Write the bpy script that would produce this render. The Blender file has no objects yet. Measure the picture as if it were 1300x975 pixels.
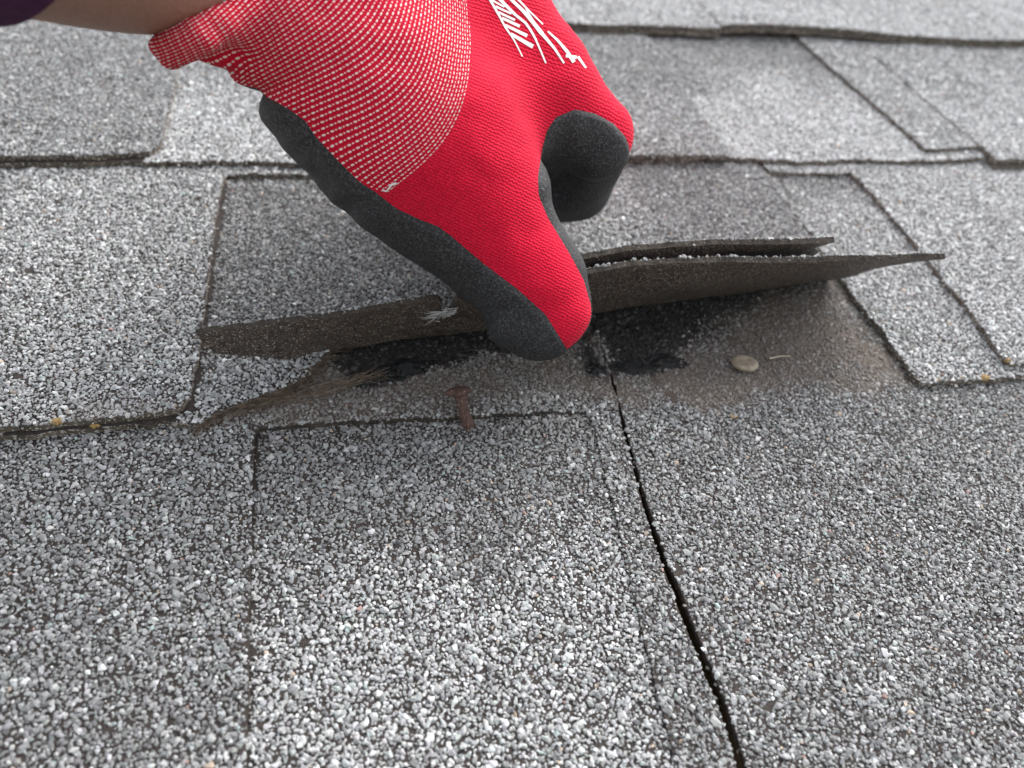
import bpy, math, random
import numpy as np
from mathutils import Matrix, Vector
from mathutils.geometry import delaunay_2d_cdt
from mathutils.bvhtree import BVHTree

random.seed(7)
RNG = np.random.default_rng(11)
SC = bpy.context.scene
COL = SC.collection

# ------------------------------------------------------------------ camera
# The roof is modelled in its own frame (x along the eaves, y up the slope, z off
# the roof, metres); ROOF tilts that frame to the pitch of the roof.
ROOF = Matrix.Rotation(math.radians(20.0), 4, 'X')
PITCH, ROLL, YAW, CAM_H = 0.80877826, 0.14644157, 0.27707432, 0.18822752
FPX = 1000.0
_f = np.array([math.sin(YAW) * math.cos(PITCH), math.cos(YAW) * math.cos(PITCH), -math.sin(PITCH)])
_r = np.array([math.cos(YAW), -math.sin(YAW), 0.0])
_u = np.cross(_r, _f)
CR = math.cos(ROLL) * _r + math.sin(ROLL) * _u
CU = np.cross(CR, _f)
CF = _f
CAM = np.array([0.0, -0.16203804, CAM_H])


def ray(x, y):
    return CF + (x - 650.0) / FPX * CR - (y - 487.5) / FPX * CU


def at(x, y, depth):
    return CAM + ray(x, y) * depth


def plane(x, y, z=0.0):
    d = ray(x, y)
    return CAM + d * ((z - CAM[2]) / d[2])


def proj(p):
    q = np.asarray(p) - CAM
    d = q @ CF
    return 650 + FPX * (q @ CR) / d, 487.5 - FPX * (q @ CU) / d, d


cam_data = bpy.data.cameras.new("camera")
cam = bpy.data.objects.new("camera", cam_data)
COL.objects.link(cam)
M = Matrix.Identity(4)
for i in range(3):
    M[i][0], M[i][1], M[i][2], M[i][3] = CR[i], CU[i], -CF[i], CAM[i]
cam.matrix_world = ROOF @ M
cam_data.sensor_fit = 'HORIZONTAL'
cam_data.sensor_width = 36.0
cam_data.lens = 36.0 * FPX / 1300.0
cam_data.clip_start = 0.005
cam_data.clip_end = 2000.0
cam_data.dof.use_dof = True
cam_data.dof.focus_distance = 0.224
cam_data.dof.aperture_fstop = 11.0
SC.camera = cam

# ------------------------------------------------------------------ daylight
SUN_EL, SUN_AZ = math.radians(52), math.radians(62)      # azimuth from +y towards +x
world = bpy.data.worlds.new("World")
SC.world = world
world.use_nodes = True
wn = world.node_tree
bg = wn.nodes["Background"]
sky = wn.nodes.new("ShaderNodeTexSky")
sky.sky_type = 'NISHITA'
sky.sun_disc = False
sky.sun_elevation = SUN_EL
sky.sun_rotation = SUN_AZ
sky.air_density = 1.0
sky.dust_density = 3.0
hs = wn.nodes.new("ShaderNodeHueSaturation")
hs.inputs["Saturation"].default_value = 0.22
wn.links.new(sky.outputs[0], hs.inputs["Color"])
wn.links.new(hs.outputs[0], bg.inputs["Color"])
bg.inputs["Strength"].default_value = 0.149
sun_data = bpy.data.lights.new("sun", 'SUN')
sun_data.energy = 1.1
sun_data.angle = math.radians(55)
sun_data.color = (1.0, 0.955, 0.90)
sun = bpy.data.objects.new("sun", sun_data)
COL.objects.link(sun)
sdir = Vector((math.sin(SUN_AZ) * math.cos(SUN_EL), math.cos(SUN_AZ) * math.cos(SUN_EL), math.sin(SUN_EL)))
sun.rotation_euler = sdir.to_track_quat('Z', 'Y').to_euler()
SC.view_settings.view_transform = 'Standard'
SC.view_settings.look = 'None'
SC.view_settings.gamma = 1.0
SC.view_settings.exposure = 1.36
SC.view_settings.use_curve_mapping = False


# ------------------------------------------------------------------ materials
def new_mat(name):
    m = bpy.data.materials.new(name)
    m.use_nodes = True
    nt = m.node_tree
    return m, nt, nt.nodes["Principled BSDF"]


def N(nt, kind, **kw):
    n = nt.nodes.new(kind)
    for k, v in kw.items():
        setattr(n, k, v)
    return n


def noise(nt, scale, detail=3.0, rough=0.6, coord=None):
    n = N(nt, "ShaderNodeTexNoise")
    n.inputs["Scale"].default_value = scale
    n.inputs["Detail"].default_value = detail
    n.inputs["Roughness"].default_value = rough
    if coord is not None:
        nt.links.new(coord, n.inputs["Vector"])
    return n


def ramp(nt, src, stops):
    r = N(nt, "ShaderNodeValToRGB")
    e = r.color_ramp.elements
    while len(e) > 1:
        e.remove(e[-1])
    e[0].position, e[0].color = stops[0][0], (*stops[0][1], 1)
    for p, c in stops[1:]:
        x = e.new(p)
        x.color = (*c, 1)
    nt.links.new(src, r.inputs[0])
    return r


def bump(nt, src, dist, strength=1.0, normal=None):
    b = N(nt, "ShaderNodeBump")
    b.inputs["Distance"].default_value = dist
    b.inputs["Strength"].default_value = strength
    nt.links.new(src, b.inputs["Height"])
    if normal is not None:
        nt.links.new(normal, b.inputs["Normal"])
    return b


def objco(nt):
    return N(nt, "ShaderNodeTexCoord").outputs["Object"]


def m_granule():
    m, nt, p = new_mat("mineral_granule")
    a = N(nt, "ShaderNodeAttribute", attribute_type='INSTANCER', attribute_name="gc")
    n = noise(nt, 1.6, 3, 0.7, objco(nt))
    r = ramp(nt, n.outputs[0], [(0.3, (0.72, 0.72, 0.72)), (0.7, (1.2, 1.2, 1.2))])
    mx = N(nt, "ShaderNodeMix", data_type='RGBA', blend_type='MULTIPLY')
    mx.inputs[0].default_value = 1.0
    nt.links.new(a.outputs["Color"], mx.inputs[6])
    nt.links.new(r.outputs[0], mx.inputs[7])
    nt.links.new(mx.outputs[2], p.inputs["Base Color"])
    p.inputs["Roughness"].default_value = 0.62
    p.inputs["Specular IOR Level"].default_value = 0.45
    return m


def m_speckled(name, c0, c1, scale, dist, rough, spec=0.4, speck=None, speck_scale=2400.0, speck_at=0.7):
    m, nt, p = new_mat(name)
    co = objco(nt)
    n = noise(nt, scale, 5, 0.65, co)
    r = ramp(nt, n.outputs[0], [(0.3, c0), (0.72, c1)])
    col = r.outputs[0]
    fine = noise(nt, speck_scale, 2, 0.5, co)
    if speck:
        k = ramp(nt, fine.outputs[0], [(speck_at, (0, 0, 0)), (speck_at + 0.05, (1, 1, 1))])
        mx = N(nt, "ShaderNodeMix", data_type='RGBA')
        nt.links.new(k.outputs[0], mx.inputs[0])
        nt.links.new(col, mx.inputs[6])
        mx.inputs[7].default_value = (*speck, 1)
        col = mx.outputs[2]
    nt.links.new(col, p.inputs["Base Color"])
    b1 = bump(nt, n.outputs[0], dist)
    b2 = bump(nt, fine.outputs[0], dist * 0.4, 1.0, b1.outputs[0])
    nt.links.new(b2.outputs[0], p.inputs["Normal"])
    p.inputs["Roughness"].default_value = rough
    p.inputs["Specular IOR Level"].default_value = spec
    return m


MAT = {}
MAT['granule'] = m_granule()
MAT['asphalt'] = m_speckled("asphalt_coating", (0.013, 0.010, 0.0088), (0.050, 0.039, 0.034), 500, 0.0006, 0.75)


def m_dusty(name):
    m = m_speckled(name, (0.013, 0.010, 0.0088), (0.050, 0.039, 0.034), 500, 0.0006, 0.8)
    nt = m.node_tree
    p = nt.nodes["Principled BSDF"]
    src = p.inputs["Base Color"].links[0].from_socket
    mx = N(nt, "ShaderNodeMix", data_type='RGBA')
    nt.links.new(N(nt, "ShaderNodeAttribute", attribute_name="dust").outputs["Fac"], mx.inputs[0])
    nt.links.new(src, mx.inputs[6])
    n = noise(nt, 900, 4, 0.7, objco(nt))
    nt.links.new(ramp(nt, n.outputs[0], [(0.3, (0.10, 0.076, 0.060)), (0.7, (0.19, 0.152, 0.126))]).outputs[0], mx.inputs[7])
    nt.links.new(mx.outputs[2], p.inputs["Base Color"])
    return m


MAT['dusty_asphalt'] = m_dusty("dusty_asphalt_coating")
MAT['edge'] = m_speckled("cut_asphalt_edge", (0.035, 0.028, 0.023), (0.17, 0.135, 0.105), 170, 0.0008, 0.85,
                         speck=(0.36, 0.34, 0.31), speck_scale=1100, speck_at=0.56)
MAT['edge_dark'] = m_speckled("dark_cut_edge", (0.018, 0.015, 0.013), (0.075, 0.060, 0.048), 300, 0.0008, 0.85,
                              speck=(0.22, 0.2, 0.18), speck_scale=1400, speck_at=0.64)
MAT['back'] = m_speckled("asphalt_back_sand", (0.024, 0.016, 0.0125), (0.135, 0.095, 0.077), 380, 0.0020, 0.55, 0.6,
                         speck=(0.6, 0.53, 0.47), speck_scale=1700, speck_at=0.60)
MAT['tar'] = m_speckled("sealant_tar", (0.004, 0.004, 0.005), (0.012, 0.012, 0.014), 1100, 0.0022, 0.2, 0.7)
MAT['fibre'] = m_speckled("mat_fibre", (0.03, 0.02, 0.014), (0.26, 0.195, 0.145), 520, 0.0001, 0.8)
MAT['glass_fibre'] = m_speckled("white_glass_fibre", (0.3, 0.3, 0.3), (0.55, 0.55, 0.55), 300, 0.0001, 0.5)
MAT['rust'] = m_speckled("rusty_steel", (0.045, 0.025, 0.021), (0.125, 0.070, 0.057), 420, 0.0004, 0.75, 0.4,
                         speck=(0.3, 0.2, 0.14), speck_scale=1800, speck_at=0.64)
MAT['dusty_nail'] = m_speckled("dusty_zinc", (0.17, 0.135, 0.095), (0.42, 0.36, 0.28), 330, 0.0003, 0.6, 0.4)
MAT['wood'] = m_speckled("roof_boards", (0.12, 0.08, 0.05), (0.25, 0.17, 0.1), 20, 0.001, 0.85)
MAT['lawn'] = m_speckled("lawn", (0.03, 0.05, 0.015), (0.07, 0.1, 0.03), 3, 0.01, 0.9)
MAT['straw'] = m_speckled("dry_splinter", (0.4, 0.33, 0.24), (0.6, 0.52, 0.4), 300, 0.0001, 0.7)
MAT['lichen'] = m_speckled("yellow_lichen", (0.24, 0.14, 0.05), (0.42, 0.29, 0.13), 900, 0.0006, 0.9)


# ------------------------------------------------------------------ scene helpers
def tag(o, label=None, category=None, group=None, kind=None):
    if label: o["label"] = label
    if category: o["category"] = category
    if group: o["group"] = group
    if kind: o["kind"] = kind
    return o


ROOTS = {}


def thing(name, base, label, category, group=None):
    o = bpy.data.objects.new(name, None)
    o.empty_display_size = 0.01
    COL.objects.link(o)
    o.matrix_world = ROOF @ Matrix.Translation(Vector(base))
    ROOTS[o.name] = np.array(base, float)
    return tag(o, label, category, group)


def base_of(o):
    while o.parent is not None:
        o = o.parent
    return ROOTS[o.name]


def put(name, verts, faces, mats, parent, midx=None, smooth=False, kind=None, label=None):
    v = np.asarray(verts, float) - base_of(parent)
    me = bpy.data.meshes.new(name)
    me.from_pydata(v.tolist(), [], faces)
    for m in mats:
        me.materials.append(m)
    if midx is not None:
        me.polygons.foreach_set("material_index", np.asarray(midx, np.int32))
    if smooth:
        me.polygons.foreach_set("use_smooth", np.ones(len(me.polygons), bool))
    me.update()
    o = bpy.data.objects.new(name, me)
    COL.objects.link(o)
    o.parent = parent
    if kind: o["kind"] = kind
    if label: o["label"] = label
    return o


# smooth value noise shared by every layer of the roof
_G = RNG.standard_normal((64, 64))


def vnoise(u, v, wl):
    x, y = np.asarray(u) / wl + 31.7, np.asarray(v) / wl + 17.3
    xi, yi = np.floor(x).astype(int), np.floor(y).astype(int)
    fx, fy = x - xi, y - yi
    fx, fy = fx * fx * (3 - 2 * fx), fy * fy * (3 - 2 * fy)
    g = lambda a, b: _G[a % 64, b % 64]
    return (g(xi, yi) * (1 - fx) * (1 - fy) + g(xi + 1, yi) * fx * (1 - fy)
            + g(xi, yi + 1) * (1 - fx) * fy + g(xi + 1, yi + 1) * fx * fy)


def fnoise(u, v, wl):
    return vnoise(u, v, wl) + 0.5 * vnoise(u, v + 9, wl / 2) + 0.25 * vnoise(u + 5, v, wl / 4)


EXPO = 0.143                     # exposed height of a course
TH = 0.0022                      # thickness of one layer
WIN = (-0.22, 0.56, -0.185, 0.47)   # where single granules are laid


def course_top(k, layer):
    """z of the top of the backing (layer 0) or the tab (layer 1) of course k"""
    def z(u, v):
        s = (np.asarray(v) - k * EXPO) / EXPO
        return (0.005 * (1 - s) - (1 - layer) * 0.0023
                + 0.00035 * vnoise(u, v, 0.035) + 0.0002 * vnoise(u, v, 0.013))
    return z


def inside(poly, x, y):
    poly = np.asarray(poly)
    r = np.zeros(len(x), bool)
    j = len(poly) - 1
    for i in range(len(poly)):
        xi, yi, xj, yj = poly[i][0], poly[i][1], poly[j][0], poly[j][1]
        if yi != yj:
            r ^= ((yi > y) != (yj > y)) & (x < (xj - xi) * (y - yi) / (yj - yi) + xi)
        j = i
    return r


def sdist(poly, P):
    d = np.full(len(P), 1e9)
    for i in range(len(poly)):
        a, b = poly[i], poly[(i + 1) % len(poly)]
        ab = b - a
        t = np.clip(((P - a) @ ab) / (ab @ ab), 0, 1)
        d = np.minimum(d, np.linalg.norm(P - a - t[:, None] * ab, axis=1))
    return np.where(inside(poly, P[:, 0], P[:, 1]), -d, d)


def rough_outline(poly, step=0.003, jit=0.00035, far=0.03):
    """walk round the outline, adding points and a ragged cut"""
    out = []
    n = len(poly)
    for i in range(n):
        a, b = np.array(poly[i][:2]), np.array(poly[(i + 1) % n][:2])
        L = np.linalg.norm(b - a)
        mid = (a + b) / 2
        st = step
        if (max(a[0], b[0]) < WIN[0] or min(a[0], b[0]) > WIN[1] or max(a[1], b[1]) < WIN[2] or min(a[1], b[1]) > WIN[3]):
            st = far
        k = max(1, int(L / st))
        nrm = np.array([-(b - a)[1], (b - a)[0]]) / max(L, 1e-9)
        for q in range(k):
            p = a + (b - a) * (q / k)
            w = jit * (vnoise(p[0] * 1, p[1] * 1, 0.0045) + 0.7 * RNG.standard_normal()) * (0.35 if q == 0 else 1)
            out.append(p + nrm * w)
    return np.array(out)


def sheet(poly, ztop, thick, grid=0.0055, far_grid=0.03, jit=0.00035, bend=None, step=0.003):
    """a layer of shingle: top, underside and cut edge. returns verts, faces, material ids, outline"""
    ol = rough_outline(poly, jit=jit, step=step)
    x0, y0 = ol.min(0)
    x1, y1 = ol.max(0)
    gx = [x0 + grid / 2]
    while gx[-1] < x1:
        gx.append(gx[-1] + (grid if WIN[0] - 0.02 < gx[-1] < WIN[1] + 0.02 else far_grid))
    gy = np.arange(y0 + grid / 2, y1, grid)
    X, Y = np.meshgrid(gx, gy)
    X = X.ravel() + RNG.uniform(-.2, .2, X.size) * grid
    Y = Y.ravel() + RNG.uniform(-.2, .2, Y.size) * grid
    ok = inside(ol, X, Y)
    X, Y = X[ok], Y[ok]
    # keep clear of the outline
    if len(X):
        d = np.full(len(X), 9.0)
        for c in range(0, len(ol), 64):
            blk = ol[c:c + 64]
            d = np.minimum(d, np.min(np.hypot(X[:, None] - blk[:, 0], Y[:, None] - blk[:, 1]), 1))
        X, Y = X[d > 0.0018], Y[d > 0.0018]
    n = len(ol)
    pts = [Vector(p) for p in ol] + [Vector((a, b)) for a, b in zip(X, Y)]
    vo, _, fo, ov, _, _ = delaunay_2d_cdt(pts, [(i, (i + 1) % n) for i in range(n)], [list(range(n))], 1, 1e-7)
    V = np.array([(p.x, p.y) for p in vo])
    zt = ztop(V[:, 0], V[:, 1])
    m = len(V)
    top = np.column_stack([V, zt])
    bot = np.column_stack([V, zt - thick])
    verts = np.vstack([top, bot])
    faces, mid = [], []
    cnt = {}
    for f in fo:
        f = list(f)
        a = 0.0
        for i in range(len(f)):
            p, q = V[f[i]], V[f[(i + 1) % len(f)]]
            a += p[0] * q[1] - q[0] * p[1]
        if a < 0:
            f.reverse()
        faces.append(f); mid.append(0)
        faces.append([i + m for i in reversed(f)]); mid.append(1)
        for i in range(len(f)):
            e = (f[i], f[(i + 1) % len(f)])
            cnt[e] = 1
    for (a, b) in list(cnt):
        if (b, a) not in cnt:
            faces.append([a, a + m, b + m, b]); mid.append(2)
    if bend is not None:
        verts = bend(verts)
    return verts, faces, mid, ol


# ------------------------------------------------------------------ granules
def granule_tree():
    t = bpy.data.node_groups.new("lay_granules", 'GeometryNodeTree')
    t.interface.new_socket("Geometry", in_out='INPUT', socket_type='NodeSocketGeometry')
    t.interface.new_socket("Geometry", in_out='OUTPUT', socket_type='NodeSocketGeometry')
    nd, lk = t.nodes, t.links
    gi, go = nd.new("NodeGroupInput"), nd.new("NodeGroupOutput")
    join = nd.new("GeometryNodeGeometryToInstance")
    for s in range(9):
        ico = nd.new("GeometryNodeMeshIcoSphere")
        ico.inputs["Radius"].default_value = 1.0
        ico.inputs["Subdivisions"].default_value = 2
        rv = nd.new("FunctionNodeRandomValue")
        rv.data_type = 'FLOAT_VECTOR'
        rv.inputs[0].default_value = (-0.26,) * 3
        rv.inputs[1].default_value = (0.26,) * 3
        rv.inputs["Seed"].default_value = 40 + s
        sp = nd.new("GeometryNodeSetPosition")
        hull = nd.new("GeometryNodeConvexHull")
        # thin out the points before the hull so that the facets stay large
        dl = nd.new("GeometryNodeDeleteGeometry")
        dl.domain = 'POINT'
        rb = nd.new("FunctionNodeRandomValue")
        rb.data_type = 'BOOLEAN'
        rb.inputs["Probability"].default_value = 0.58
        rb.inputs["Seed"].default_value = 90 + s
        tr = nd.new("GeometryNodeTransform")
        tr.inputs["Scale"].default_value = (1.0, random.uniform(.72, .95), random.uniform(.5, .75))
        ss = nd.new("GeometryNodeSetShadeSmooth")
        ss.inputs["Shade Smooth"].default_value = False
        sm = nd.new("GeometryNodeSetMaterial")
        sm.inputs["Material"].default_value = MAT['granule']
        lk.new(ico.outputs["Mesh"], sp.inputs["Geometry"])
        lk.new(rv.outputs[0], sp.inputs["Offset"])
        lk.new(sp.outputs[0], dl.inputs["Geometry"])
        lk.new(rb.outputs[3], dl.inputs["Selection"])
        lk.new(dl.outputs[0], hull.inputs[0])
        lk.new(hull.outputs[0], tr.inputs["Geometry"])
        lk.new(tr.outputs[0], ss.inputs["Geometry"])
        lk.new(ss.outputs[0], sm.inputs["Geometry"])
        lk.new(sm.outputs[0], join.inputs[0])
    iop = nd.new("GeometryNodeInstanceOnPoints")
    iop.inputs["Pick Instance"].default_value = True

    def attr(name, dt):
        a = nd.new("GeometryNodeInputNamedAttribute")
        a.data_type = dt
        a.inputs["Name"].default_value = name
        return a.outputs["Attribute"]
    lk.new(gi.outputs[0], iop.inputs["Points"])
    lk.new(join.outputs[0], iop.inputs["Instance"])
    lk.new(attr("gi", 'INT'), iop.inputs["Instance Index"])
    lk.new(attr("gr", 'FLOAT_VECTOR'), iop.inputs["Rotation"])
    lk.new(attr("gs", 'FLOAT_VECTOR'), iop.inputs["Scale"])
    lk.new(iop.outputs[0], go.inputs[0])
    return t


GTREE = granule_tree()

# tone of the ceramic granules: mean base colour and spread of each blend
BLEND = {'pale': (0.50, 0.26), 'light': (0.40, 0.27), 'mid': (0.28, 0.28), 'dark': (0.20, 0.28), 'black': (0.016, 0.85)}  # black: lap granules, their colour also carries the shade under the flap
ODD = np.array([(0.42, 0.34, 0.27), (0.42, 0.27, 0.24), (0.33, 0.40, 0.39)])       # the few tan, pink and green ones


def granules(parent, ol, ztop, blend, dust=None, bald=0.0, bend=None, size=1.0, name="granules", skip=None, edge=0.3):
    """stuff: every mineral granule pressed into one layer. blend(u,v) -> dict of weights"""
    sp = 0.00096 * size
    x0, y0 = np.maximum(ol.min(0), (WIN[0], WIN[2]))
    x1, y1 = np.minimum(ol.max(0), (WIN[1], WIN[3]))
    if x1 <= x0 or y1 <= y0:
        return None
    gx, gy = np.arange(x0, x1, sp), np.arange(y0, y1, sp * 0.866)
    X, Y = np.meshgrid(gx, gy)
    X = X + (np.arange(len(gy)) % 2)[:, None] * sp / 2
    X = X.ravel() + RNG.normal(0, .30, X.size) * sp
    Y = Y.ravel() + RNG.normal(0, .30, Y.size) * sp
    ok = inside(ol, X, Y)
    if skip is not None:
        ok &= ~skip(X, Y)
    hole = 0.45 * vnoise(X, Y, 0.011) + 0.9 * vnoise(X + 3, Y, 0.0032)
    ok &= hole < (2.15 - bald)
    ok &= RNG.random(len(X)) > 0.03
    X, Y = X[ok], Y[ok]
    n = len(X)
    if n == 0:
        return None
    # colours
    w = blend(X, Y)
    ks = list(w)
    P = np.stack([np.asarray(w[k]) * np.ones(n) for k in ks], 1).clip(0, None)
    P = np.cumsum(P / P.sum(1, keepdims=True), 1)
    fam = (RNG.random((n, 1)) > P).sum(1).clip(0, len(ks) - 1)
    mean = np.array([BLEND[k][0] for k in ks])[fam]
    sig = np.array([BLEND[k][1] for k in ks])[fam]
    lum = np.clip(mean * np.exp(RNG.normal(-0.04, 1, n) * sig), 0.006, 0.70)
    colr = lum[:, None] * (1 + RNG.normal(0, .016, (n, 3))) * np.array((0.985, 1.0, 1.005))
    odd = (RNG.random(n) < 0.011) & (mean > 0.1)
    colr[odd] = ODD[RNG.choice(3, odd.sum(), p=[.45, .13, .42])] * RNG.uniform(.7, 1.1, (odd.sum(), 1))
    if dust is not None:
        dd = np.clip(dust(X, Y), 0, 1)[:, None] * RNG.uniform(0.6, 1.0, (n, 1))
        colr = colr * (1 - dd) + np.array((0.150, 0.118, 0.097)) * dd
    r = np.clip(RNG.lognormal(math.log(0.00056), 0.29, n), 0.00027, 0.00110) * size
    big = RNG.random(n) < 0.03
    r[big] *= 1.25
    sc = r[:, None] * RNG.uniform(0.8, 1.25, (n, 3))
    dep = r * RNG.uniform(0.0, 0.42, n)
    if dust is not None:
        dep = dep - 0.40 * r * dd[:, 0]
    P3 = np.column_stack([X, Y, ztop(X, Y) + dep])
    # granules smeared over the cut edge
    ro = ol[(ol[:, 0] > WIN[0]) & (ol[:, 0] < WIN[1]) & (ol[:, 1] > WIN[2]) & (ol[:, 1] < WIN[3])]
    if len(ro) and edge:
        ro = np.repeat(ro, 3, 0) + RNG.normal(0, .0006, (len(ro) * 3, 2))
        if skip is not None: ro = ro[~skip(ro[:, 0], ro[:, 1])]
        ro = ro[RNG.random(len(ro)) < edge]
        k = len(ro)
        P3 = np.vstack([P3, np.column_stack([ro, ztop(ro[:, 0], ro[:, 1]) - TH * RNG.random(k) ** 1.5 * 0.8])])
        colr = np.vstack([colr, colr[RNG.integers(0, n, k)] * 0.75 * np.array((1.06, 1.0, 0.93))])
        sc = np.vstack([sc, sc[RNG.integers(0, n, k)] * 0.75])
        n += k
    if bend is not None:
        P3 = bend(P3)
    v = P3 - base_of(parent)
    me = bpy.data.meshes.new(name)
    me.vertices.add(n)
    me.vertices.foreach_set("co", v.ravel())
    a = me.attributes.new("gs", 'FLOAT_VECTOR', 'POINT'); a.data.foreach_set("vector", sc.ravel())
    rot = RNG.uniform(0, 2 * math.pi, (n, 3))
    rot[:, :2] = RNG.normal(0, 0.42, (n, 2))
    a = me.attributes.new("gr", 'FLOAT_VECTOR', 'POINT'); a.data.foreach_set("vector", rot.ravel())
    a = me.attributes.new("gi", 'INT', 'POINT'); a.data.foreach_set("value", RNG.integers(0, 9, n).astype(np.int32))
    a = me.attributes.new("gc", 'FLOAT_COLOR', 'POINT')
    a.data.foreach_set("color", np.column_stack([colr, np.ones(n)]).ravel())
    me.materials.append(MAT['granule'])
    o = bpy.data.objects.new(name, me)
    COL.objects.link(o)
    o.parent = parent
    o["kind"] = 'stuff'
    md = o.modifiers.new("granules", 'NODES')
    md.node_group = GTREE
    return o


def const(**w):
    return lambda u, v: {k: np.full(len(u), x) for k, x in w.items()}


def sstep(a, b, x):
    t = np.clip((np.asarray(x) - a) / (b - a), 0, 1)
    return t * t * (3 - 2 * t)


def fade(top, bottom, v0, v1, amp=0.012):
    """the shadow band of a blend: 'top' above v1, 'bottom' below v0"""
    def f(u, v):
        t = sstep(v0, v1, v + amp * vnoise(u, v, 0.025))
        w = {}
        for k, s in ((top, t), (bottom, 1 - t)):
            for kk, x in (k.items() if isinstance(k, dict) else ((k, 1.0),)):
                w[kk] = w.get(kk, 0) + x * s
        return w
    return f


LAYER_MATS = [MAT['asphalt'], MAT['back'], MAT['edge']]


def layer(name, parent, poly, k, lay, blend, dust=None, bald=0.0, bend=None, thick=TH, lift=0.0, jit=0.0002,
          label=None, skip=None, step=0.003, size=1.0, edge=0.4, dark_edge=False):
    zt0 = course_top(k, lay)
    zt = (lambda u, v: zt0(u, v) + lift(u, v)) if callable(lift) else (lambda u, v: zt0(u, v) + lift)
    V, F, mi, ol = sheet(poly, zt, thick, jit=jit, bend=bend, step=step)
    o = put(name, V, F, LAYER_MATS if dust is None else [MAT['dusty_asphalt']] + LAYER_MATS[1:], parent, mi, label=label)
    if dark_edge:
        o.data.materials[2] = MAT['edge_dark']
    if dust is not None:
        a = o.data.attributes.new("dust", 'FLOAT', 'POINT')
        Vf = np.asarray(V)
        a.data.foreach_set("value", np.clip(dust(Vf[:, 0], Vf[:, 1]), 0, 1).astype(np.float32))
    if blend is not None:
        granules(o, ol, zt, blend, dust, bald, bend, skip=skip, size=size, edge=edge)
    return o


def rect(u0, u1, v0, v1, s0=0.0, s1=0.0):
    """s0, s1: how far the left and right side lean in by the bottom"""
    return [(u0 + s0, v0), (u1 + s1, v0), (u1, v1), (u0, v1)]


# ------------------------------------------------------------------ setting
def flat_sheet(name, size, z, mat, kind, tilt, subdiv=1):
    me = bpy.data.meshes.new(name)
    xs, ys = size
    me.from_pydata([(xs[0], ys[0], z), (xs[1], ys[0], z), (xs[1], ys[1], z), (xs[0], ys[1], z)], [], [(0, 1, 2, 3)])
    me.materials.append(mat)
    o = bpy.data.objects.new(name, me)
    COL.objects.link(o)
    if tilt: o.matrix_world = ROOF
    o["kind"] = kind
    return o


flat_sheet("roof_deck", ((-4, 5), (-3, 4)), -0.022, MAT['wood'], 'structure', True)
flat_sheet("ground", ((-600, 600), (-600, 600)), -4.0, MAT['lawn'], 'structure', False)

# ------------------------------------------------------------------ course A (front)
GRP = "asphalt roof shingles"


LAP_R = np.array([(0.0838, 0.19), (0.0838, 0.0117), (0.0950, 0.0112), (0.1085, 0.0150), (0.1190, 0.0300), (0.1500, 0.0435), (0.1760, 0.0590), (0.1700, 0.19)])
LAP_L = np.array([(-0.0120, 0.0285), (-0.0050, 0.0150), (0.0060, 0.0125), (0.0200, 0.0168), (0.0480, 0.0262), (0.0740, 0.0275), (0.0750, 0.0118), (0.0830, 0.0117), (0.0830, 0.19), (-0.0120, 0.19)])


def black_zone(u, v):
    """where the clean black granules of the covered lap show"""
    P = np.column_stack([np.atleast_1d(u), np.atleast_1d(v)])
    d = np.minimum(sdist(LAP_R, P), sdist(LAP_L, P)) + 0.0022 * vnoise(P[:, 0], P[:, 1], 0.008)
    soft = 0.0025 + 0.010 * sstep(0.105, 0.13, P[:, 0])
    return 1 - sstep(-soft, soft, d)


def dustA(u, v):
    """brown lint and dirt that had gathered under the shingle that is now torn up"""
    e = sstep(-0.007, 0.006, v + 0.004 * vnoise(u, v, 0.012)) * (0.46 + 0.22 * vnoise(u + 2, v, 0.02) + 0.12 * vnoise(u + 2, v, 0.006))
    left = sstep(-0.055, -0.04, u)
    dirt = np.exp(-(((u - 0.172) / 0.035) ** 2 + ((v - 0.025) / 0.014) ** 2)) * (0.6 + 0.2 * vnoise(u, v, 0.006))
    right = 0.45 * sstep(0.09, 0.13, u)
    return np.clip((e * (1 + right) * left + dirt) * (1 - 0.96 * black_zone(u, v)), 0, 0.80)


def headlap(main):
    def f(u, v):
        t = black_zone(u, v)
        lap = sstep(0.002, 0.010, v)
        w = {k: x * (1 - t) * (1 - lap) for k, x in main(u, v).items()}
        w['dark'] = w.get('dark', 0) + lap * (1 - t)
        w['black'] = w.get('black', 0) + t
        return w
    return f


A_left = thing("roof_shingle", (0.0, -0.06, 0.0),
               "grey shingle left of the long crack, with the rusty bent nail at its top", "shingle", GRP)
crackL = [(0.0786, -0.1445), (0.0791, -0.1136), (0.0796, -0.0979), (0.0790, -0.0812), (0.0785, -0.0624), (0.0789, -0.0411), (0.0808, -0.0168), (0.0828, 0.0), (0.0834, 0.0105), (0.0836, 0.03), (0.0836, 0.17)]
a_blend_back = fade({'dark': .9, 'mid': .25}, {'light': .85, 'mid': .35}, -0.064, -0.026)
liftA = lambda u, v: 0.0013 * sstep(0.048, 0.066, u)
layer("backing_layer", A_left, rect(-0.52, 0.0776, -0.1440, 0.17), -1, 0, None, jit=0.0002, lift=liftA)
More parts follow.
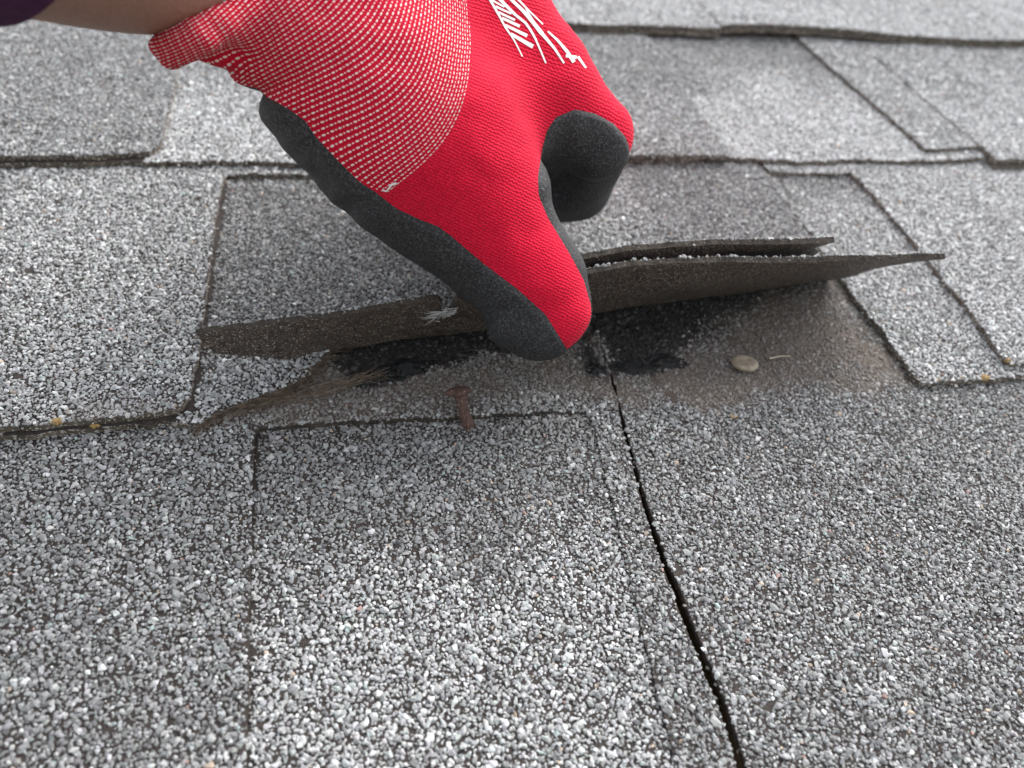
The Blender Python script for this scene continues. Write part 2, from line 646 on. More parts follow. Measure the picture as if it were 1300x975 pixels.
# the recessed field between the teeth shows the backing's granules
fieldA = np.array(rect(-0.036, 0.076, -0.1435, 0.002))
zfield = course_top(-1, 0)
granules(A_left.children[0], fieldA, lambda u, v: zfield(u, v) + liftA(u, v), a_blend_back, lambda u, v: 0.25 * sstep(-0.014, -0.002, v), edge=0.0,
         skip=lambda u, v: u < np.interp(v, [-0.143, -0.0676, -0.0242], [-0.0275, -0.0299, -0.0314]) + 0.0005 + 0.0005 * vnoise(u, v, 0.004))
toothA = [(-0.52, -0.143), (-0.0275, -0.143), (-0.0288, -0.0992), (-0.0299, -0.0676), (-0.0307, -0.0450), (-0.0314, -0.0242), (-0.0318, -0.0030),
          (-0.0305, -0.0014), (-0.0142, -0.0013), (0.0096, -0.0015), (0.0343, -0.0019), (0.0598, -0.0026), (0.0705, -0.0038),
          (0.0722, -0.0080), (0.0709, -0.0255), (0.0699, -0.0430), (0.0685, -0.0587), (0.0672, -0.0797), (0.0660, -0.0999), (0.0640, -0.143)] + crackL + [(-0.52, 0.17)]
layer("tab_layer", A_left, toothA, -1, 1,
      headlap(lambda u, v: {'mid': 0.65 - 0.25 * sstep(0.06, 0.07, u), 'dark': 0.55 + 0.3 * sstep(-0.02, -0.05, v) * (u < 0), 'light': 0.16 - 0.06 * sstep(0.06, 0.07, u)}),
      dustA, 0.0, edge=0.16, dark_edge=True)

A_right = thing("roof_shingle", (0.25, -0.06, 0.0),
                "broad dark grey shingle right of the long crack, with the flat dusty nail head", "shingle", GRP)
crackR = [(0.0812, -0.1445), (0.0814, -0.1139), (0.0820, -0.0982), (0.0813, -0.0815), (0.0804, -0.0626), (0.0806, -0.0413), (0.0820, -0.017), (0.0836, 0.0), (0.0841, 0.0105), (0.0842, 0.03), (0.0842, 0.17)]
layer("backing_layer", A_right, rect(0.0846, 0.95, -0.144, 0.17), -1, 0, None, jit=0.0002)
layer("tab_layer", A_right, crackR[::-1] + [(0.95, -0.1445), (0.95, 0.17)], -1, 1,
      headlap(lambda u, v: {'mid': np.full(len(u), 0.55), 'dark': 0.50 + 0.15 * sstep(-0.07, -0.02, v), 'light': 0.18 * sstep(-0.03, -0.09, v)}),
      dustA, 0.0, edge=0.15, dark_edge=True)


def blob(name, parent, cx, cy, rx, ry, z, seed, h=0.0011, ang=0.0):
    """a lumpy smear of sealant"""
    nr, na = 12, 56
    V, F = [(cx, cy, z(np.array([cx]), np.array([cy]))[0] + h)], []
    ca, sa = math.cos(ang), math.sin(ang)
    for i in range(1, nr + 1):
        t = i / nr
        for j in range(na):
            a = 2 * math.pi * j / na
            k = 1 + 0.22 * vnoise(seed + math.cos(a) * 2, math.sin(a) * 2, 0.7) + 0.07 * vnoise(seed + j * 1.0, 0.0, 1.3)
            x, y = rx * t * k * math.cos(a), ry * t * k * math.sin(a)
            px, py = cx + x * ca - y * sa, cy + x * sa + y * ca
            hh = h * (1 - t ** 3) * (0.7 + 0.35 * float(vnoise(px, py, 0.003)) + 0.25 * float(vnoise(px, py, 0.0012))) - 0.0004 * (t == 1)
            V.append((px, py, float(z(np.array([px]), np.array([py]))[0]) + hh))
    for j in range(na):
        F.append((0, 1 + j, 1 + (j + 1) % na))
    for i in range(nr - 1):
        for j in range(na):
            a, b = 1 + i * na + j, 1 + i * na + (j + 1) % na
            F.append((a, a + na, b + na, b))
    return put(name, V, F, [MAT['tar']], parent, smooth=True)


zA = course_top(-1, 1)
blob("sealant_strip", A_left, 0.0105, 0.0190, 0.0158, 0.0046, zA, 1.0, h=0.0017, ang=0.28)
blob("sealant_strip", A_left, 0.0790, 0.0150, 0.0038, 0.0030, zA, 4.0, h=0.0016)
blob("sealant_strip", A_right, 0.0978, 0.0160, 0.0142, 0.0040, zA, 8.0, h=0.0017, ang=0.04)

# ------------------------------------------------------------------ course B (the broken one)
B_left = thing("broken_shingle", (0.05, 0.09, 0.0),
               "broken grey shingle whose torn lower edge the gloved hand bends up", "shingle", GRP)
HA, HB = np.array([-0.0085, 0.0315]), np.array([0.1905, 0.0640])       # crease of the flap
HD = (HB - HA) / np.linalg.norm(HB - HA)
HE = np.array([HD[1], -HD[0]])                                          # down the slope, off the crease
tear = [(-0.0468, -0.0004), (-0.0450, 0.0020), (-0.0432, 0.0034), (-0.0373, 0.0067), (-0.0294, 0.0102), (-0.0240, 0.0120), (-0.0195, 0.0146),
        (-0.0140, 0.0197), (-0.0104, 0.0245), (-0.0082, 0.0290)]
tear_flap = [(-0.0432, -0.0010), (-0.0422, 0.0043), (-0.0414, 0.0100), (-0.0360, 0.0128), (-0.0300, 0.0160), (-0.0240, 0.0205), (-0.0180, 0.0228), (-0.0110, 0.0262), (-0.0040, 0.0310)]
HM = [tuple(HA + (HB - HA) * t) for t in (0.15, 0.32, 0.5, 0.66, 0.82)]
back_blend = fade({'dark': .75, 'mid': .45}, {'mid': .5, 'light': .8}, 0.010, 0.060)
polyB = [(-0.52, -0.0012), (-0.14, 0.0002), (-0.10, -0.0006), (-0.058, 0.0012)] + tear + HM + [tuple(HB), (0.1915, 0.0640), (0.1922, 0.15), (0.1922, 0.31), (-0.52, 0.31)]
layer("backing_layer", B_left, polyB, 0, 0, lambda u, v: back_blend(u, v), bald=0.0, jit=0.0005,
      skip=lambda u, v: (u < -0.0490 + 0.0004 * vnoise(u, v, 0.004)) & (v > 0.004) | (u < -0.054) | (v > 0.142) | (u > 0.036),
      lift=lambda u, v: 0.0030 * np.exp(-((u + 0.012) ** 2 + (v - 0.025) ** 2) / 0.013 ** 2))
toothB1 = [(-0.52, -0.0002), (-0.14, 0.0010), (-0.10, 0.0004), (-0.060, 0.0022), (-0.0535, 0.0036), (-0.0506, 0.0090), (-0.0500, 0.03),
           (-0.0503, 0.07), (-0.0512, 0.10), (-0.0505, 0.128), (-0.0490, 0.1352), (-0.02, 0.1362), (0.028, 0.1358),
           (0.0320, 0.12), (0.0330, 0.08)] + [tuple(HA + (HB - HA) * t + np.array([0, 0.001])) for t in (0.22, 0.4, 0.6, 0.8, 0.99)] + \
          [(0.1916, 0.12), (0.1916, 0.31), (-0.52, 0.31)]
layer("tab_layer", B_left, toothB1, 0, 1,
      lambda u, v: {'light': 0.85 - 0.45 * sstep(0.0, 0.03, u) - 0.4 * sstep(0.115, 0.13, u), 'mid': 0.25 + 0.3 * sstep(0.0, 0.03, u), 'dark': 0.05 + 0.7 * sstep(0.115, 0.13, u) * sstep(.05, .1, v)},
      lambda u, v: 0.5 * sstep(0.012, 0.0, v) * (u < 0) * (0.5 + 0.5 * vnoise(u, v, 0.01)), 0.05, edge=0.35, skip=lambda u, v: v > 0.150)


def flap_bend(extra=0.0, q0=0.0):
    def f(V):
        V = np.asarray(V, float)
        w = V[:, :2] - HA
        s, q = w @ HD, w @ HE
        # the flap is twisted: steeper at its torn left end
        al = np.interp(s, [-0.04, 0.0, 0.045, 0.09, 0.14, 0.17, 0.205], np.radians([74.2, 65.6, 61.9, 61.2, 51, 47.1, 43.1]))
        al = al + extra * sstep(0.004, 0.03, q)
        L = 0.007
        qc = np.clip(q, 0, None)
        th = al * np.clip(qc / L, 0, 1)
        R = L / al
        X = np.where(qc < L, R * np.sin(th), R * np.sin(al) + (qc - L) * np.cos(al))
        Z = np.where(qc < L, R * (1 - np.cos(th)), R * (1 - np.cos(al)) + (qc - L) * np.sin(al))
        X = np.where(q < 0, q, X)
        zb = V[:, 2]
        foot = HA + s[:, None] * HD
        xy = foot + HE * (X - zb * np.sin(th))[:, None]
        z = Z + zb * np.cos(th) + 0.0004 * fnoise(V[:, 0], V[:, 1], 0.03) * sstep(0, .01, q)
        return np.column_stack([xy, z])
    return f


flapB = [(-0.0432, -0.0010), (-0.02, -0.0004), (0.004, 0.0002), (0.0275, -0.0008), (0.0290, 0.0040), (0.0278, 0.0085), (0.0300, 0.0135), (0.0318, 0.0090), (0.0322, 0.0050), (0.0335, 0.0016), (0.06, 0.0), (0.10, -0.0004), (0.15, 0.0), (0.1945, -0.0006),
         (0.1930, 0.0100), (0.1905, 0.0300), (0.1900, 0.0630)] + HM[::-1] + tear_flap[::-1][:-1]
fl = layer("torn_flap", B_left, flapB, 0, 0, const(mid=0.5, dark=0.6), bend=flap_bend(), jit=0.00016, thick=0.0018, edge=0.04, dark_edge=True,
           label="torn flap showing its dark brown underside", step=0.002)
toothF = [(0.0345, -0.0006), (0.08, 0.0004), (0.12, -0.0006), (0.1570, -0.0004), (0.1535, 0.0060), (0.1580, 0.0120), (0.1640, 0.0540)] + \
         [tuple(HA + (HB - HA) * t - np.array([0, 0.0015])) for t in (0.8, 0.6, 0.4, 0.23)] + [(0.0345, 0.02)]
layer("tab_layer", B_left, toothF, 0, 1, const(mid=0.5, dark=0.5), bend=flap_bend(0.06), jit=0.00016, thick=0.0018, edge=0.04, dark_edge=True,
      label="loose upper layer behind the torn flap", lift=0.0006, step=0.002)

B_right = thing("roof_shingle", (0.4, 0.07, 0.0),
                "pale grey shingle right of the lifted flap, orange lichen on its lower edge", "shingle", GRP)
edgeBR = [(0.1932, -0.0016), (0.1922, 0.0035), (0.1926, 0.02), (0.1922, 0.04), (0.1932, 0.06), (0.1938, 0.12), (0.1938, 0.31)]
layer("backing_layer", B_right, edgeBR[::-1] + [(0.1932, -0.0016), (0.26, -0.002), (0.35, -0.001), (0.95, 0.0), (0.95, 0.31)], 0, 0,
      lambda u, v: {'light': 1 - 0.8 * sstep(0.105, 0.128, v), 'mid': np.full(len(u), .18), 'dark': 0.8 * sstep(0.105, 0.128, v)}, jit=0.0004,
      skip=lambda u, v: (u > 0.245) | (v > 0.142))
layer("tab_layer", B_right, [(0.2325, 0.0024), (0.30, -0.0006), (0.36, 0.0), (0.95, 0.0), (0.95, 0.31), (0.1942, 0.31), (0.1942, 0.1362), (0.2360, 0.1354),
                             (0.2385, 0.128), (0.2372, 0.08), (0.2335, 0.03), (0.2305, 0.0060)], 0, 1,
      const(pale=0.55, light=0.4, mid=0.2), None, 0.1, skip=lambda u, v: v > 0.150)

# ------------------------------------------------------------------ course C
C_left = thing("roof_shingle", (0.0, 0.21, 0.0),
               "long grey shingle passing behind the gloved hand, second row above the nails", "shingle", GRP)
c0 = EXPO
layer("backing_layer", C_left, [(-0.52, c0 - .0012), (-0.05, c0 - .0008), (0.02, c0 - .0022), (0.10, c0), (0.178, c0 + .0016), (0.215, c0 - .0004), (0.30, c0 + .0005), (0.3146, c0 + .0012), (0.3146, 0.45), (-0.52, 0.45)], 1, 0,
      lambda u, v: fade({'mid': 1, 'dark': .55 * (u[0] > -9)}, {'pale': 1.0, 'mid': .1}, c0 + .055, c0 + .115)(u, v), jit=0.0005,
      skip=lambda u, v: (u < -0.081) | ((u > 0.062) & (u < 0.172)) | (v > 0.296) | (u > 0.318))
toothC = [(-0.52, c0 + .0004), (-0.10, c0 + .0006), (-0.079, c0 + .0030), (-0.0760, c0 + .009), (-0.0766, 0.20), (-0.0790, 0.25), (-0.0790, 0.2950),
          (0.055, 0.2950), (0.0565, 0.2), (0.058, c0 + .0006), (0.11, c0 + .0014), (0.1742, c0 - .0008), (0.1766, c0 + .003), (0.1766, 0.2), (0.1766, 0.2950), (0.2770, 0.2950), (0.2800, 0.24),
          (0.2815, 0.20), (0.2835, 0.165), (0.2838, c0 + .0088), (0.2865, c0 + .0072), (0.3144, c0 + .0078), (0.3144, 0.45), (-0.52, 0.45)]
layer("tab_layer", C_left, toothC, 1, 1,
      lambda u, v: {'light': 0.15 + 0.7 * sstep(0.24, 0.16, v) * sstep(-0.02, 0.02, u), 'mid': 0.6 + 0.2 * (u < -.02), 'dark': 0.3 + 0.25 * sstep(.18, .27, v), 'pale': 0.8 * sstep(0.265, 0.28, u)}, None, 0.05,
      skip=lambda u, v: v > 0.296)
C_right = thing("roof_shingle", (0.5, 0.21, 0.0),
                "grey shingle at the right edge whose lower corner steps down below its neighbour", "shingle", GRP)
layer("backing_layer", C_right, [(0.3158, c0 - .0065), (0.95, c0 - .0065), (0.95, 0.45), (0.3158, 0.45)], 1, 0, None)
layer("tab_layer", C_right, [(0.3160, c0 - .0050), (0.40, c0 - .0060), (0.95, c0 - .006), (0.95, 0.45), (0.3156, 0.45)], 1, 1,
      lambda u, v: {'pale': 0.45 + 0.55 * sstep(0.25, 0.17, v), 'mid': np.full(len(u), .45), 'dark': .4 * sstep(.2, .27, v)}, None, 0.05, skip=lambda u, v: v > 0.296)

# ------------------------------------------------------------------ course D and the ones beyond
d0 = 2 * EXPO


def lip(u0, u1, h):
    def f(u, v):
        return h * sstep(u0, u0 + .04, u) * sstep(u1, u1 - .05, u) * sstep(d0 + .05, d0, v)
    return f


D_left = thing("roof_shingle", (0.0, 0.35, 0.0), "far grey shingle showing beneath the bare forearm, topmost row", "shingle", GRP)
layer("backing_layer", D_left, rect(-0.52, 0.2232, d0 - .002, 0.60), 2, 0, None)
layer("tab_layer", D_left, rect(-0.52, 0.2236, d0 - .0006, 0.60), 2, 1, lambda u, v: {'pale': 0.85 - .5 * sstep(.33, .36, v), 'mid': np.full(len(u), .35), 'dark': .2 * sstep(.33, .36, v)},
      None, 0.05, skip=lambda u, v: v > 0.44)
D_mid = thing("roof_shingle", (0.33, 0.35, 0.0), "far grey shingle in the topmost row, its lower edge curled over a dark gap", "shingle", GRP)
layer("backing_layer", D_mid, [(0.2246, d0 + .001), (0.29, d0 - .0004), (0.34, d0 - .0045), (0.4298, d0 - .0065), (0.4298, 0.60), (0.2246, 0.60)], 2, 0, None, lift=lip(0.21, 0.36, 0.0022))
layer("tab_layer", D_mid, [(0.2244, d0 + .0022), (0.29, d0 + .0008), (0.34, d0 - .0034), (0.4302, d0 - .006), (0.4302, 0.60), (0.2244, 0.60)], 2, 1,
      lambda u, v: {'pale': 0.9 - .3 * sstep(.32, .35, v), 'mid': np.full(len(u), .35)}, None, 0.05, lift=lip(0.21, 0.36, 0.0022), skip=lambda u, v: v > 0.44)
D_right = thing("roof_shingle", (0.7, 0.35, 0.0), "far grey shingle in the top right corner beyond the dark slanted joint", "shingle", GRP)
layer("backing_layer", D_right, rect(0.4318, 0.98, d0 - .006, 0.60), 2, 0, None)
layer("tab_layer", D_right, rect(0.4316, 0.98, d0 - .0048, 0.60), 2, 1, const(pale=0.9, mid=0.3), None, 0.05, skip=lambda u, v: v > 0.44)

for o_, cu, cv, rr, lz in ((B_right, 0.2203, -0.0012, 0.0021, course_top(0, 0)), (B_right, 0.2010, -0.0006, 0.0012, course_top(0, 0)), (B_right, 0.2320, 0.0042, 0.0014, course_top(0, 1)),
                          (B_left, -0.0855, 0.0018, 0.0020, course_top(0, 1)), (B_left, -0.0760, 0.0010, 0.0014, course_top(0, 0)), (A_right, 0.1199, -0.0099, 0.0014, zA),
                          (C_left, 0.1163, 0.1462, 0.0022, course_top(1, 1)), (C_left, 0.1600, 0.1458, 0.0018, course_top(1, 1))):
    b_ = blob("lichen", o_, cu, cv, rr, rr * 0.55, lz, cu * 900, h=0.0007)
    b_.data.materials[0] = MAT['lichen']

# ------------------------------------------------------------------ loose fibres
def tubes(name, parent, paths, rad, mat, kind='stuff', sides=3):
    V, F = [], []
    for P in paths:
        P = np.asarray(P)
        n = len(P)
        b = len(V)
        t = np.gradient(P, axis=0)
        t /= np.linalg.norm(t, axis=1)[:, None] + 1e-12
        a = np.cross(t, (0.3, 0.2, 0.93)); a /= np.linalg.norm(a, axis=1)[:, None] + 1e-12
        c = np.cross(t, a)
        for i in range(n):
            rr = rad * (1 - 0.6 * i / (n - 1))
            for j in range(sides):
                w = 2 * math.pi * j / sides
                V.append(P[i] + rr * (a[i] * math.cos(w) + c[i] * math.sin(w)))
        for i in range(n - 1):
            for j in range(sides):
                k = (j + 1) % sides
                F.append((b + i * sides + j, b + i * sides + k, b + (i + 1) * sides + k, b + (i + 1) * sides + j))
    return put(name, V, F, [mat], parent, kind=kind)


def wisp(p, d, L, n=6, curl=0.35, g=None):
    pts = [np.array(p, float)]
    d = np.array(d, float)
    for i in range(n):
        d = d / np.linalg.norm(d) + curl * RNG.standard_normal(3) * (0.6, 0.6, 0.35)
        d = d / np.linalg.norm(d)
        pts.append(pts[-1] + d * L / n)
    return pts


def along(poly, t):
    P = np.array(poly)
    s = np.concatenate([[0], np.cumsum(np.linalg.norm(np.diff(P, axis=0), axis=1))])
    t = t * s[-1]
    return np.array([np.interp(t, s, P[:, 0]), np.interp(t, s, P[:, 1])])


zB = course_top(0, 0)
W = []
for i in range(560):                                     # torn mat along the tear of the fixed part
    p = along(tear, RNG.random())
    z = float(zB(p[0], p[1])) + 0.0030 * math.exp(-((p[0] + 0.012) ** 2 + (p[1] - 0.025) ** 2) / 0.013 ** 2) - RNG.uniform(0.0, 0.0024)
    base = np.array([0.8, 0.45, 0.0]) * RNG.choice([-1, 1], p=[.75, .25])
    W.append(wisp((p[0] + RNG.normal(0, .0006), p[1] - abs(RNG.normal(0, .0009)), max(z, .0004)), base + RNG.normal(0, .35, 3) * (1, 1, .5) + (0, -0.25, 0), RNG.uniform(.002, .010)))
for i in range(150):                                     # felt left lying on the shingle below
    t = RNG.random()
    p = np.array([-0.034 + 0.036 * t, 0.0055 + 0.0105 * t]) + RNG.normal(0, .0013, 2)
    W.append(wisp((p[0], p[1], float(zA(p[0], p[1])) + .0010 + abs(RNG.normal(0, .0007))), (0.9, 0.28 + RNG.normal(0, .12), RNG.normal(0, .05)), RNG.uniform(.004, .014), curl=0.16))
tubes("torn_fibres", B_left, W, 0.00008, MAT['fibre'])
fb = flap_bend()
W = []
for i in range(240):                                     # fibres on the torn side of the flap
    p = along(tear_flap, RNG.random())
    q = fb(np.array([[p[0], p[1], 0.0015]]))[0]
    W.append(wisp(q, RNG.normal(0, 1, 3) + (0.6, 0, -0.3), RNG.uniform(.001, .005)))
for i in range(150):                                     # fuzzy free edge
    u = RNG.uniform(-0.044, 0.19)
    q = fb(np.array([[u, 0.0, RNG.uniform(0.0002, 0.0024)]]))[0]
    W.append(wisp(q, RNG.normal(0, 1, 3) + (0, 0, .3), RNG.uniform(.0006, .0025)))
tubes("edge_fibres", fl, W, 0.00008, MAT['fibre'])
W = []
for i in range(45):                                     # white glass mat torn open beside the thumb
    u = 0.0300 + RNG.normal(0, .0018)
    v = 0.0050 + abs(RNG.normal(0, .0030))
    q = fb(np.array([[u, v, -0.0002 - RNG.random() * .0004]]))[0]
    d = np.array([-0.80, 0.10, -0.32]) + RNG.normal(0, .16, 3)
    W.append(wisp(q, d, RNG.uniform(.002, .006), curl=.12))
tubes("glass_fibres", fl, W, 0.00013, MAT['glass_fibre'])
W = []
for i in range(900):                                     # lint caught in the dirt of the lap
    u, v = RNG.uniform(-0.04, 0.19), RNG.uniform(-0.001, 0.05)
    if RNG.random() > float(dustA(np.array([u]), np.array([v]))[0]) + .05:
        continue
    W.append(wisp((u, v, float(zA(u, v)) + RNG.uniform(.0006, .0016)), RNG.normal(0, 1, 3) * (1, 1, .2), RNG.uniform(.0015, .006), curl=.5))
tubes("lint", A_right, W, 0.00006, MAT['fibre'])


# ------------------------------------------------------------------ nails and debris
def lathe(name, parent, prof, origin, axis, mat, n=20, wob=0.0):
    axis = np.array(axis, float) / np.linalg.norm(axis)
    a = np.cross(axis, (0.31, 0.9, 0.1)); a /= np.linalg.norm(a)
    b = np.cross(axis, a)
    V, F = [], []
    for r, h in prof:
        for j in range(n):
            w = 2 * math.pi * j / n
            k = 1 + wob * float(vnoise(math.cos(w) * 2 + h * 300, math.sin(w) * 2, 0.8))
            V.append(np.array(origin) + axis * h + r * k * (a * math.cos(w) + b * math.sin(w)))
    for i in range(len(prof) - 1):
        for j in range(n):
            k = (j + 1) % n
            F.append((i * n + j, i * n + k, (i + 1) * n + k, (i + 1) * n + j))
    F.append(list(range(n))[::-1])
    F.append([(len(prof) - 1) * n + j for j in range(n)])
    return put(name, V, F, [mat], parent, smooth=False)


nb = plane(592, 533, 0.0)
nail = thing("roofing_nail", nb, "rusty brown roofing nail standing up bent from the torn lap", "nail", "roofing nails")
nt_ = plane(583, 501, 0.0)
top = at(582, 497, proj(nb)[2] - 0.0035)
ax = (top - nb) / np.linalg.norm(top - nb)
Ls = np.linalg.norm(top - nb)
lathe("shank", nail, [(0.0017, -0.004), (0.0019, 0.0005), (0.0017, Ls * .35), (0.0018, Ls * .6), (0.0020, Ls * .9), (0.0026, Ls)], nb, ax, MAT['rust'], 12, 0.12)
hax = np.array([-0.10, 0.60, 0.80])
lathe("head", nail, [(0.0024, -0.0014), (0.0034, -0.0009), (0.0039, -0.0001), (0.0038, 0.0005), (0.0030, 0.0010), (0.0012, 0.0013)], top, hax, MAT['rust'], 28, 0.13)
n2 = plane(945, 463, 0.0008)
nail2 = thing("roofing_nail", n2, "flat dusty tan nail head lying flush on the dirty shingle right of the tar", "nail", "roofing nails")
lathe("head", nail2, [(0.0030, -0.0012), (0.0043, -0.0002), (0.0047, 0.0006), (0.0045, 0.0011), (0.0034, 0.0015), (0.0012, 0.0014)], n2, (-0.03, 0.22, 1), MAT['dusty_nail'], 24, 0.06)
lathe("shank", nail2, [(0.0017, -0.006), (0.0017, -0.001)], n2, (-0.03, 0.22, 1), MAT['dusty_nail'], 10)

sp = plane(992, 454, 0.0012)
spl = thing("splinter", sp, "thin pale splinter lying in the dirt right of the flat nail head", "splinter")
a, b = plane(977, 455, 0.0014), plane(1004, 452, 0.0016)
tubes("sliver", spl, [[a, (a + b) / 2 + (0, .0003, .0002), b]], 0.00035, MAT['straw'], kind=None, sides=4)

# ------------------------------------------------------------------ the gloved hand
def gl(x, y, d, rpx):
    return at(x, y, d), rpx * d / FPX


def cone(P, a, b):
    (pa, ra), (pb, rb) = a, b
    ab = pb - pa
    h = np.clip(((P - pa) @ ab) / (ab @ ab), 0, 1)
    return np.linalg.norm(P - pa - h[..., None] * ab, axis=-1) - (ra + (rb - ra) * h)


def smin(a, b, k):
    h = np.clip(0.5 + 0.5 * (b - a) / k, 0, 1)
    return b + (a - b) * h - k * h * (1 - h)


THUMB = [gl(703, 396, .2360, 47), gl(677, 360, .2350, 60), gl(637, 318, .2330, 72), gl(590, 248, .2290, 99), gl(541, 182, .2250, 125),
         gl(476, 112, .2190, 127), gl(418, 46, .2110, 116), gl(352, -12, .2030, 104)]
PAD = [gl(680, 408, .2375, 48), gl(668, 398, .2370, 50)]
ROLL_ = [gl(322, 50, .2060, 51), gl(390, 76, .2120, 52)]
CUFF = [gl(340, -40, .2010, 96), gl(288, -6, .1960, 84), gl(240, 13, .1900, 73), gl(226, -6, .1870, 75)]
BACK = [gl(352, -90, .2200, 118), gl(520, -20, .2300, 115), gl(604, 38, .2370, 93), gl(670, 110, .2440, 78), gl(753, 172, .2520, 51)]
INDEX = [gl(757, 178, .2620, 42), gl(728, 230, .2960, 45), gl(690, 246, .3020, 38)]
MIDDLE = [gl(640, 60, .2720, 78), gl(735, 172, .2800, 46), gl(722, 225, .2880, 38), gl(680, 240, .290, 36)]
RING = [gl(600, 20, .295, 78), gl(690, 150, .300, 46), gl(680, 215, .305, 38)]


CUT_P = CUT_N = None


def glove_sdf(P):
    def chain(C, k=0.004):
        d = None
        for a, b in zip(C, C[1:]):
            e = cone(P, a, b)
            d = e if d is None else smin(d, e, k)
        return d
    d = chain(THUMB, 0.006)
    d = smin(d, cone(P, *PAD), 0.004)
    d = smin(d, chain(BACK, 0.006), 0.016)
    d = smin(d, cone(P, *ROLL_), 0.002)
    d = smin(d, chain(CUFF, 0.004), 0.003)
    d = smin(d, chain(INDEX, 0.003), 0.0025)
    d = smin(d, chain(MIDDLE, 0.003), 0.003)
    d = smin(d, chain(RING, 0.003), 0.003)
    # cut the cuff open where the forearm leaves it
    cut = (P - CUT_P) @ CUT_N
    d = -smin(-d, -cut, 0.010)
    return d


CUT_P = at(220, 26, 0.179)
CUT_N = -0.37 * CR + 0.78 * CU - 0.48 * CF
CUT_N = CUT_N / np.linalg.norm(CUT_N)


def surface_nets(fn, lo, hi, h):
    n = np.ceil((hi - lo) / h).astype(int) + 1
    ax = [lo[i] + h * np.arange(n[i]) for i in range(3)]
    D = np.empty(n)
    for i in range(n[0]):
        Y, Z = np.meshgrid(ax[1], ax[2], indexing='ij')
        D[i] = fn(np.stack([np.full(Y.shape, ax[0][i]), Y, Z], -1))
    s = D < 0
    cx = s[:-1, :-1, :-1]
    allin = np.ones(np.array(n) - 1, bool); anyin = np.zeros(np.array(n) - 1, bool)
    offs = [(i, j, k) for i in (0, 1) for j in (0, 1) for k in (0, 1)]
    sl = lambda A, o: A[o[0]:o[0] + n[0] - 1, o[1]:o[1] + n[1] - 1, o[2]:o[2] + n[2] - 1]
    for o in offs:
        allin &= sl(s, o); anyin |= sl(s, o)
    act = anyin & ~allin
    idx = -np.ones(act.shape, int)
    ids = np.argwhere(act)
    idx[act] = np.arange(len(ids))
    acc = np.zeros((len(ids), 3)); cnt = np.zeros(len(ids))
    for a in range(8):
        for b in range(a + 1, 8):
            oa, ob = np.array(offs[a]), np.array(offs[b])
            if np.abs(oa - ob).sum() != 1:
                continue
            da, db = sl(D, oa)[act], sl(D, ob)[act]
            m = (da < 0) != (db < 0)
            t = np.where(m, da / np.where(m, da - db, 1), 0)[:, None]
            acc += np.where(m[:, None], oa + t * (ob - oa), 0); cnt += m
    V = lo + h * (ids + acc / cnt[:, None])
    F = []
    for axis in range(3):
        o1, o2 = [(1, 2), (2, 0), (0, 1)][axis]
        A = s
        sa = [slice(1, -1)] * 3; sb = [slice(1, -1)] * 3
        sa[axis] = slice(0, -1); sb[axis] = slice(1, None)
        # edges from grid point p to p+axis with p interior in the other two axes
        e = A[tuple(sa)] != A[tuple(sb)]
        inn = A[tuple(sa)]
        for p in np.argwhere(e):
            q = p + 1
            q[axis] = p[axis]
            c = []
            for d1, d2 in ((0, 0), (1, 0), (1, 1), (0, 1)):
                z = q.copy(); z[o1] -= d1; z[o2] -= d2
                c.append(idx[z[0], z[1], z[2]])
            if not inn[tuple(p)]:
                c.reverse()
            F.append(c)
    return V, F


allp = np.array([p for C in (THUMB, PAD, ROLL_, CUFF, BACK, INDEX, MIDDLE, RING) for p, _ in C])
allr = np.array([r for C in (THUMB, PAD, ROLL_, CUFF, BACK, INDEX, MIDDLE, RING) for _, r in C])
lo, hi = (allp - allr[:, None]).min(0) - .004, (allp + allr[:, None]).max(0) + .004
GV, GF = surface_nets(glove_sdf, lo, hi, 0.00125)


def grad(P, e=3e-4):
    g = np.stack([glove_sdf(P + e * np.eye(3)[i]) - glove_sdf(P - e * np.eye(3)[i]) for i in range(3)], -1)
    return g / (np.linalg.norm(g, axis=-1, keepdims=True) + 1e-12)


for _ in range(3):                                        # settle the net on the surface
    # relax
    acc = np.zeros_like(GV); cnt = np.zeros(len(GV))
    Fa = np.array(GF)
    for i in range(4):
        for j in (1, 3):
            np.add.at(acc, Fa[:, i], GV[Fa[:, (i + j) % 4]]); np.add.at(cnt, Fa[:, i], 1)
    GV = GV * 0.45 + 0.55 * acc / np.maximum(cnt, 1)[:, None]
    GN = grad(GV)
    GV = GV - GN * glove_sdf(GV)[:, None] * 0.9
GN = grad(GV)
RED = np.array([(140, -160), (140, 110), (290, 114), (306, 108), (326, 112), (340, 124), (366, 138), (388, 154), (400, 173), (428, 203), (455, 230),
                (478, 245), (503, 265), (529, 277), (557, 288), (573, 300), (614, 335), (658, 368), (693, 400), (722, 447), (735, 466),
                (780, 440), (780, 395), (750, 386), (741, 355), (721, 318), (713, 305), (696, 277), (684, 249), (683, 225), (689, 186), (695, 165),
                (706, 149), (730, 139), (755, 144), (779, 157), (794, 174), (799, 188), (799, 198), (850, 215), (850, -160)], float)
# small creases of the cloth
PXY = np.array(proj(GV)).T if False else np.column_stack(proj(GV)[:2])
crease = 0.0005 * vnoise(PXY[:, 0] * .6 + PXY[:, 1], PXY[:, 1] - PXY[:, 0] * .4, 38.0) + 0.0004 * vnoise(PXY[:, 0], PXY[:, 1], 22.0)
GV = GV + GN * (crease * sstep(500, 250, PXY[:, 0]) + 0.3 * crease + 0.35 * crease * (sdist(RED, PXY) > 4) * (PXY[:, 0] > 400))[:, None]


